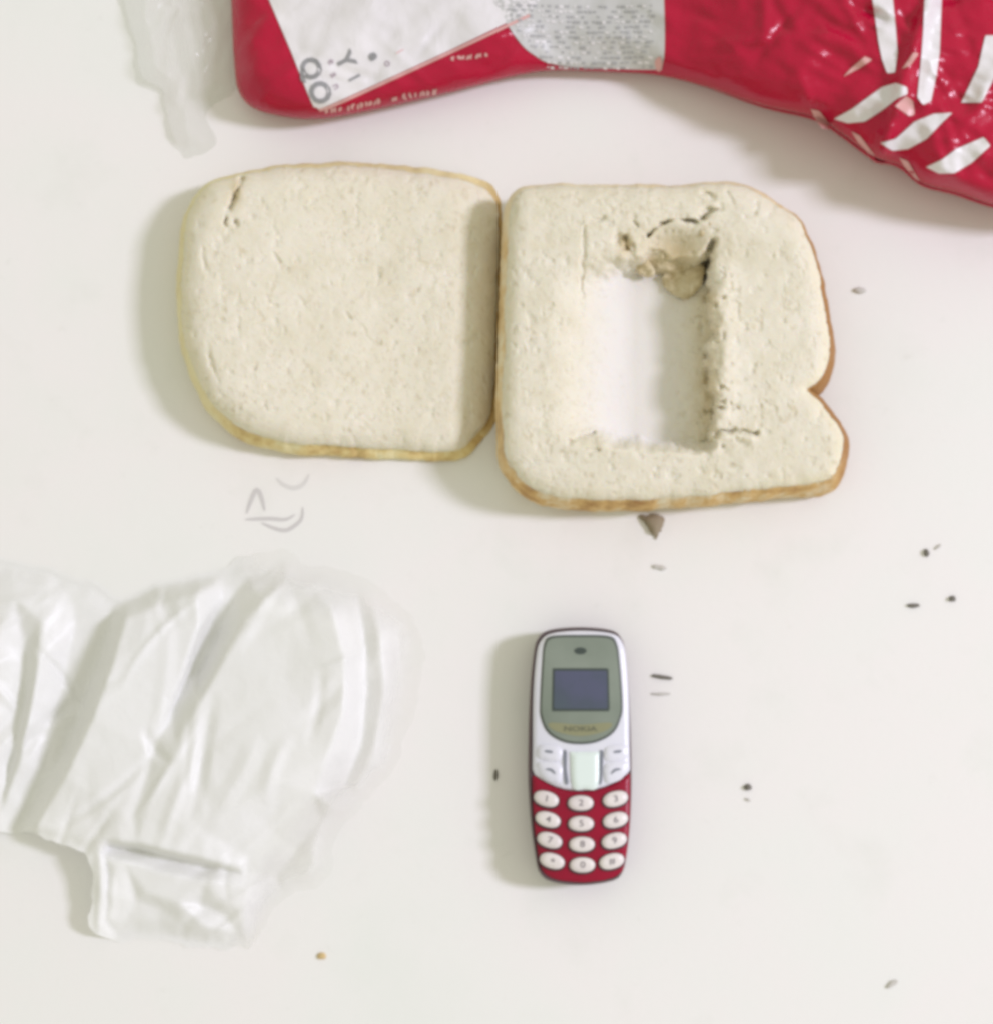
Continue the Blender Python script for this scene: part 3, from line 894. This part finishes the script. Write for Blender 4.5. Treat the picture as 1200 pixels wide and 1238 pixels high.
# white stripes of the printed border, at the right
Z5 = lambda L: [(920 + .2083 * a, 55 + .2083 * b) for a, b in L]
for nm, mt, L in [
    ('white_stripe', m_bagwhite, [(420, 425), (520, 370), (610, 305), (700, 240), (780, 215), (845, 240), (850, 280), (790, 305), (700, 375), (600, 440), (500, 450)]),
    ('white_stripe', m_bagwhite, [(690, 565), (780, 540), (890, 440), (1000, 395), (1110, 388), (1050, 445), (960, 540), (850, 600), (760, 610)]),
    ('white_stripe', m_bagwhite, [(955, 705), (1050, 660), (1130, 600), (1290, 530), (1330, 580), (1220, 680), (1120, 740), (1030, 742)]),
    ('white_stripe', m_bagwhite, [(950, -350), (1050, -350), (1040, -100), (1035, 40), (1020, 150), (985, 320), (940, 345), (905, 300), (920, 150), (930, 40), (940, -100)]),
    ('white_stripe', m_bagwhite, [(640, -300), (760, -300), (780, -100), (790, 40), (775, 155), (730, 160), (700, 80), (680, -20)]),
    ('white_stripe', m_pink, [(475, 180), (520, 130), (600, 62), (645, 80), (570, 130)]),
    ('white_stripe', m_pink, [(815, 135), (850, 85), (885, 35), (915, 45), (865, 115)]),
    ('white_stripe', m_pink, [(775, 350), (840, 290), (880, 320), (890, 400), (860, 410)]),
    ('white_stripe', m_bagwhite, [(1160, 330), (1260, 120), (1300, -60), (1380, -60), (1370, 150), (1280, 330)]),
    ('edge_mark', m_pink, [(285, 368), (335, 378), (375, 430), (402, 490), (350, 478), (315, 430)]),
    ('edge_mark', m_pink, [(522, 498), (570, 522), (660, 640), (622, 622), (560, 560)]),
    ('edge_mark', m_pink, [(800, 650), (850, 670), (920, 790), (885, 765), (830, 700)]),
]:
    prt(nm, spline(Z5(L), step=3, sharp=tuple(range(len(L)))), mt, step=4, lift=.0003)

# ------------------------------------------------------------------ crumpled sheets
def control_z(lines):
    """heights (mm) given along crease lines; the creases stay edges of the surface"""
    ctrl = np.array([p for L in lines for p in L], float); ed = []; k = 0
    for L in lines:
        ed += [(k + i, k + i + 1) for i in range(len(L) - 1)]; k += len(L)
    vv, ee, ff, ov, *_ = delaunay_2d_cdt([Vector(p[:2]) for p in ctrl], ed, [], 0, 1e-6)
    vv = np.array([[p.x, p.y] for p in vv])
    zc = np.array([ctrl[o[0], 2] if o else ctrl[np.argmin(((ctrl[:, :2] - p) ** 2).sum(1)), 2] for o, p in zip(ov, vv)])

    def zf(u, v):
        u = np.asarray(u, float); v = np.asarray(v, float)
        z = np.zeros(u.shape); got = np.zeros(u.shape, bool)
        for f in ff:
            a, b, c_ = vv[f[0]], vv[f[1]], vv[f[2]]
            den = (b[1] - c_[1]) * (a[0] - c_[0]) + (c_[0] - b[0]) * (a[1] - c_[1])
            if abs(den) < 1e-9: continue
            l1 = ((b[1] - c_[1]) * (u - c_[0]) + (c_[0] - b[0]) * (v - c_[1])) / den
            l2 = ((c_[1] - a[1]) * (u - c_[0]) + (a[0] - c_[0]) * (v - c_[1])) / den
            l3 = 1 - l1 - l2
            m = (l1 >= -1e-6) & (l2 >= -1e-6) & (l3 >= -1e-6) & ~got
            zz_ = l1 * zc[f[0]] + l2 * zc[f[1]] + l3 * zc[f[2]]
            z[m] = zz_[m]; got |= m
        return z
    return zf


def sheet(name, outline, ctrl, mat, label, cat, crinkle=.0007, step=4.5, smooth_it=2, seed=0, sharp=(), folds=60):
    pl = spline(outline, step=step, sharp=sharp)
    pl = pl + np.stack([fbm(pl[:, 0], pl[:, 1], 18, seed), fbm(pl[:, 0], pl[:, 1], 18, seed + 3)], 1) * 7 + np.stack([fbm(pl[:, 0], pl[:, 1], 55, seed + 6), fbm(pl[:, 0], pl[:, 1], 55, seed + 9)], 1) * 22
    pts, tris, idx = fill(pl, step)
    z = control_z(ctrl)(pts[:, 0], pts[:, 1]) / 1000
    nbr = [[] for _ in pts]
    for t in tris:
        for i in range(3):
            nbr[t[i]] += [t[(i + 1) % 3], t[(i + 2) % 3]]
    for _ in range(smooth_it):
        z = np.array([.5 * z[i] + .5 * np.mean(z[nb]) if nb else z[i] for i, nb in enumerate(nbr)])
    u, v = pts[:, 0], pts[:, 1]
    rr = np.random.default_rng(seed)
    lo_, hi_ = pl.min(0), pl.max(0)
    for _ in range(folds):                       # small sharp pleats, mostly along the long folds
        c0 = rr.uniform(lo_, hi_); an = math.radians(rr.normal(112, 34)); L = rr.uniform(30, 95); w = rr.uniform(5, 15)
        du, dv = u - c0[0], v - c0[1]
        s_ = du * math.cos(an) + dv * math.sin(an); q = -du * math.sin(an) + dv * math.cos(an) + (s_ / L) ** 2 * rr.uniform(-12, 12)
        z = z + rr.choice((-1, 1)) * rr.uniform(.25, 1.0) * crinkle * np.clip(1 - np.abs(q) / w, 0, 1) * np.clip(1 - (s_ / L) ** 2, 0, 1)
    z = z + crinkle * .45 * fbm(u, v, 45, seed + 17, 3)
    lowe = sstep(0, 26, segdist(pts, pl))
    lowe = np.maximum(lowe, sstep(150, 120, u) * sstep(940, 985, v)) if name == 'crumpled_sheet' else lowe
    z = z * lowe
    z = np.maximum(z, .00025 + .0001 * fbm(u, v, 15, seed))
    dd = segdist(pts, pl)
    lay = np.clip(sstep(0, 70, dd + 26 * fbm(u, v, 40, seed + 31, 3)) + sstep(330, 260, u), 0, 1)
    o = mesh_obj(name, P(u, v, z), tris, mat, attrs={'layers': lay})
    tag(o, label, cat)
    return o


OUT_S = [(-40, 668), (10, 676), (60, 690), (110, 700), (150, 716), (200, 702), (268, 690), (300, 672), (345, 668), (385, 684), (425, 692), (470, 716),
         (505, 760), (512, 820), (496, 880), (470, 930), (430, 985), (405, 1022), (396, 1066), (340, 1090), (300, 1146), (255, 1146), (190, 1134),
         (140, 1132), (112, 1120), (116, 1076), (96, 1030), (38, 1004), (10, 1000), (-40, 990)]
CTRL = [  # crease lines: u, v, height mm
    [(-80, 630, .3), (560, 630, .3)], [(570, 700, .3), (570, 1200, .3)], [(540, 1200, .3), (-80, 1200, .3)],
    # far border
    [(-60, 668, .5), (10, 676, .6), (60, 690, .6), (110, 700, .5), (150, 714, .5)],
    # left piece: ridge, crease, lower ground
    [(-60, 720, 5), (18, 722, 6), (58, 716, 4), (88, 728, 2)],
    [(50, 752, 6.5), (46, 800, 7.5), (38, 850, 7.5), (24, 920, 6.5), (0, 985, 3)],
    [(30, 780, 3.0), (28, 850, 2.2), (12, 925, 1.8)],
    [(-10, 790, 7.0), (-14, 900, 6.0)],
    [(92, 750, 2.2), (72, 850, 1.6), (50, 930, 1.2), (20, 1000, .5)],
    # foot of the strip, then its raised left border
    [(136, 738, 1.4), (118, 800, 1.0), (90, 880, 1.0), (52, 950, 1.0), (24, 1002, .8)],
    [(154, 738, 9), (136, 800, 12), (110, 870, 12.5), (78, 938, 11), (44, 998, 9)],
    [(178, 716, 5), (196, 712, 5.5), (216, 722, 8), (216, 760, 9.5), (200, 830, 9.5), (178, 900, 10), (150, 985, 11)],
    [(238, 716, 8.6), (240, 760, 9.5), (222, 815, 9.0), (204, 862, 8.5)],
    # valley wedge between the strip and the middle panel
    [(268, 722, 1.8), (250, 765, 1.2), (230, 812, 1.6), (212, 850, 4.5), (192, 890, 8.5), (162, 985, 10.4)],
    [(282, 722, .8), (262, 770, .6), (240, 815, 1.0)],
    [(272, 692, .8), (300, 698, .8), (338, 690, .8)],
    # middle panel
    [(346, 700, 10), (318, 726, 10), (294, 752, 10), (268, 800, 11), (240, 850, 11.5), (212, 905, 12), (176, 985, 12)],
    [(346, 672, .6), (382, 684, .6), (425, 692, .5)],
    [(376, 704, 11), (404, 740, 12), (418, 800, 13), (416, 860, 12.5), (396, 915, 12)],
    [(356, 716, 10), (350, 770, 10.4), (344, 815, 11)],
    [(396, 915, 12), (340, 945, 12.5), (290, 975, 12), (240, 1000, 12)],
    # right border: valley and low ridge
    [(428, 706, 1.5), (438, 760, 2.0), (442, 830, 2.2), (436, 900, 2.2), (416, 950, 2.5)],
    [(448, 720, 3.5), (460, 780, 5.5), (464, 840, 5.5), (452, 905, 5.0), (428, 962, 4.5)],
    [(478, 760, 1.8), (484, 820, 1.6), (470, 900, 1.4)], [(508, 760, .3), (514, 820, .3), (498, 884, .3), (470, 940, .3), (434, 992, .3)],
    # lower right falls away from the panel
    [(380, 960, 10), (330, 1005, 6.0), (300, 1036, 5.0)],
    [(388, 992, 8.5), (360, 1028, 4.5), (335, 1060, 3.0)],
    [(414, 985, 14), (404, 1012, 13), (388, 1044, 10), (352, 1074, 7)], [(404, 1030, .4), (396, 1070, .4), (350, 1094, .4)],
    # lower fold: lip and the pocket under it
    [(128, 1016, 11.5), (165, 1021, 12), (210, 1032, 11), (250, 1041, 9), (292, 1052, 6)],
    [(132, 1023, 3.0), (168, 1027, 1.0), (210, 1038, 1.0), (250, 1047, 1.6), (294, 1057, 3.6)],
    [(122, 1034, 9.5), (150, 1040, 7.0), (200, 1056, 6.5), (250, 1066, 6.0), (300, 1074, 5.0)],
    [(122, 1034, 9.5), (126, 1080, 8.5), (122, 1118, 5.0)],
    [(165, 1090, 3.4), (195, 1098, 2.6), (228, 1126, 2.6)], [(176, 1080, 6), (215, 1092, 5.4), (250, 1120, 4.4)],
    [(240, 1092, 2.4), (270, 1106, 2.0), (288, 1128, 1.8)], [(262, 1086, 5.0), (292, 1100, 4.4), (300, 1136, 1.5)],
    [(140, 1134, .6), (190, 1136, .6), (255, 1148, .6), (300, 1148, .4)],
    # left lower corner
    [(44, 1006, 7.5), (80, 1010, 8.5), (112, 1034, 8.5), (114, 1080, 7)],
]
sheet('crumpled_sheet', OUT_S, CTRL, m_film, 'crumpled white plastic sheet with creases, left of the phone', 'sheet', crinkle=.0011, step=3.6, seed=300, smooth_it=1, folds=95)

OUT_C = [(150, -60), (150, 20), (158, 66), (170, 96), (196, 112), (203, 150), (209, 178), (226, 192), (246, 186), (258, 168), (250, 140), (262, 118), (284, 100),
         (300, 60), (305, -60)]
CTRL_C = [[(100, -100, .5), (100, 240, .3), (340, 240, .3), (340, -100, .5)], [(150, -60, .6), (150, 20, .6), (158, 66, .6), (170, 96, .6), (196, 114, .6), (203, 150, .5), (209, 178, .4), (226, 192, .4)],
          [(176, -60, 7), (176, 20, 7), (184, 74, 7.5), (204, 98, 6), (216, 140, 5.5), (222, 172, 3)], [(206, 20, 2), (214, 66, 2.4), (224, 100, 3)],
          [(240, -60, 6), (246, 30, 6), (236, 90, 5.5), (238, 140, 4.5), (240, 170, 2)], [(248, 186, .3), (260, 168, .3), (250, 140, .5), (264, 118, .5), (286, 100, .5)], [(270, 20, 3), (268, 80, 2.4)]]
sheet('clear_wrapper', OUT_C, CTRL_C, m_clear, 'crumpled clear plastic wrapper beside the left end of the red bag', 'wrapper', crinkle=.0016, step=2.6, seed=420, folds=60, smooth_it=1)

# ------------------------------------------------------------------ crumbs and specks
def lump(name, cu, cv, a, b, h, rot, mat, label, seed, cat='crumb', pts=None):
    pl = ellipse(cu, cv, a, b, rot, n=20) if pts is None else spline(pts, step=2)
    pl = pl + np.stack([fbm(pl[:, 0], pl[:, 1], 5, seed), fbm(pl[:, 0], pl[:, 1], 5, seed + 2)], 1) * min(a, b) * .9
    zf = lambda u, v: .0004 + .0003 * fbm(u, v, 5, seed + 4)
    o = patch(name, pl, zf, mat, None, step=max(1.5, b * .5), thick=.0004, dome=h, domew=b)
    tag(o, label, cat, 'crumbs on the table')


lump('crumb_speck', 1120, 668, 4.5, 3.2, .0008, 70, m_speck, 'dark speck at the right edge, topmost of the three specks grouped there', 1)
lump('crumb_speck', 1104, 732, 7.5, 3.0, .0007, 5, m_speck, 'flat dark speck at the right, lower left of the three specks grouped there', 2)
lump('crumb_speck', 1151, 724, 3.6, 3.4, .0008, 0, m_speck, 'round dark speck, rightmost of the three specks grouped there', 3)
lump('crumb_speck', 1134, 661, 4.5, 1.6, .0004, -40, m_speck_pale, 'pale grey fleck just right of the topmost dark speck', 4)
lump('crumb_sliver', 800, 818.5, 13.5, 2.6, .0006, 8, m_speck, 'long thin dark sliver right of the phone window', 5)
lump('crumb_sliver', 799, 839, 12, 1.6, .0003, 0, m_speck_pale, 'faint pale sliver just below the long dark sliver beside the phone', 6)
lump('crumb_speck', 903.5, 952, 4.5, 4.2, .0009, 0, m_speck, 'dark round speck alone on the table right of the phone keypad', 7)
lump('crumb_speck', 904, 967, 3.5, 1.7, .0003, 20, m_speck_pale, 'faint pale fleck just below the lone round speck right of the phone', 8)
lump('crumb_speck', 599, 937, 2.6, 7.0, .0007, 6, m_speck, 'upright dark speck in the shadow left of the phone', 9)
lump('crumb_speck', 1039, 351, 8, 4, .0006, 5, m_speck_pale, 'pale grey crumb right of the hollowed bread slice', 10)
lump('crust_crumb', 0, 0, 14, 9, .0016, 0, m_drop, 'pointed brown crust crumb below the bottom edge of the hollowed slice', 11,
     pts=[(772, 624), (798, 623), (801, 634), (796, 645), (791, 652), (786, 643), (778, 633)])
lump('crumb_speck', 1078, 1190, 8, 3.2, .0004, -35, m_speck_pale, 'pale grey smear like crumb near the lower right corner', 12)
lump('crumb_speck', 389, 1156, 5.5, 4.5, .0006, 0, m_speck_tan, 'tiny tan crumb below the crumpled white sheet', 13)
lump('crumb_speck', 797, 686, 9, 3, .0004, 10, m_speck_pale, 'faint pale crumb below the pointed brown crust crumb', 14)

for o in scene.objects:
    if '_org' in o: del o['_org']
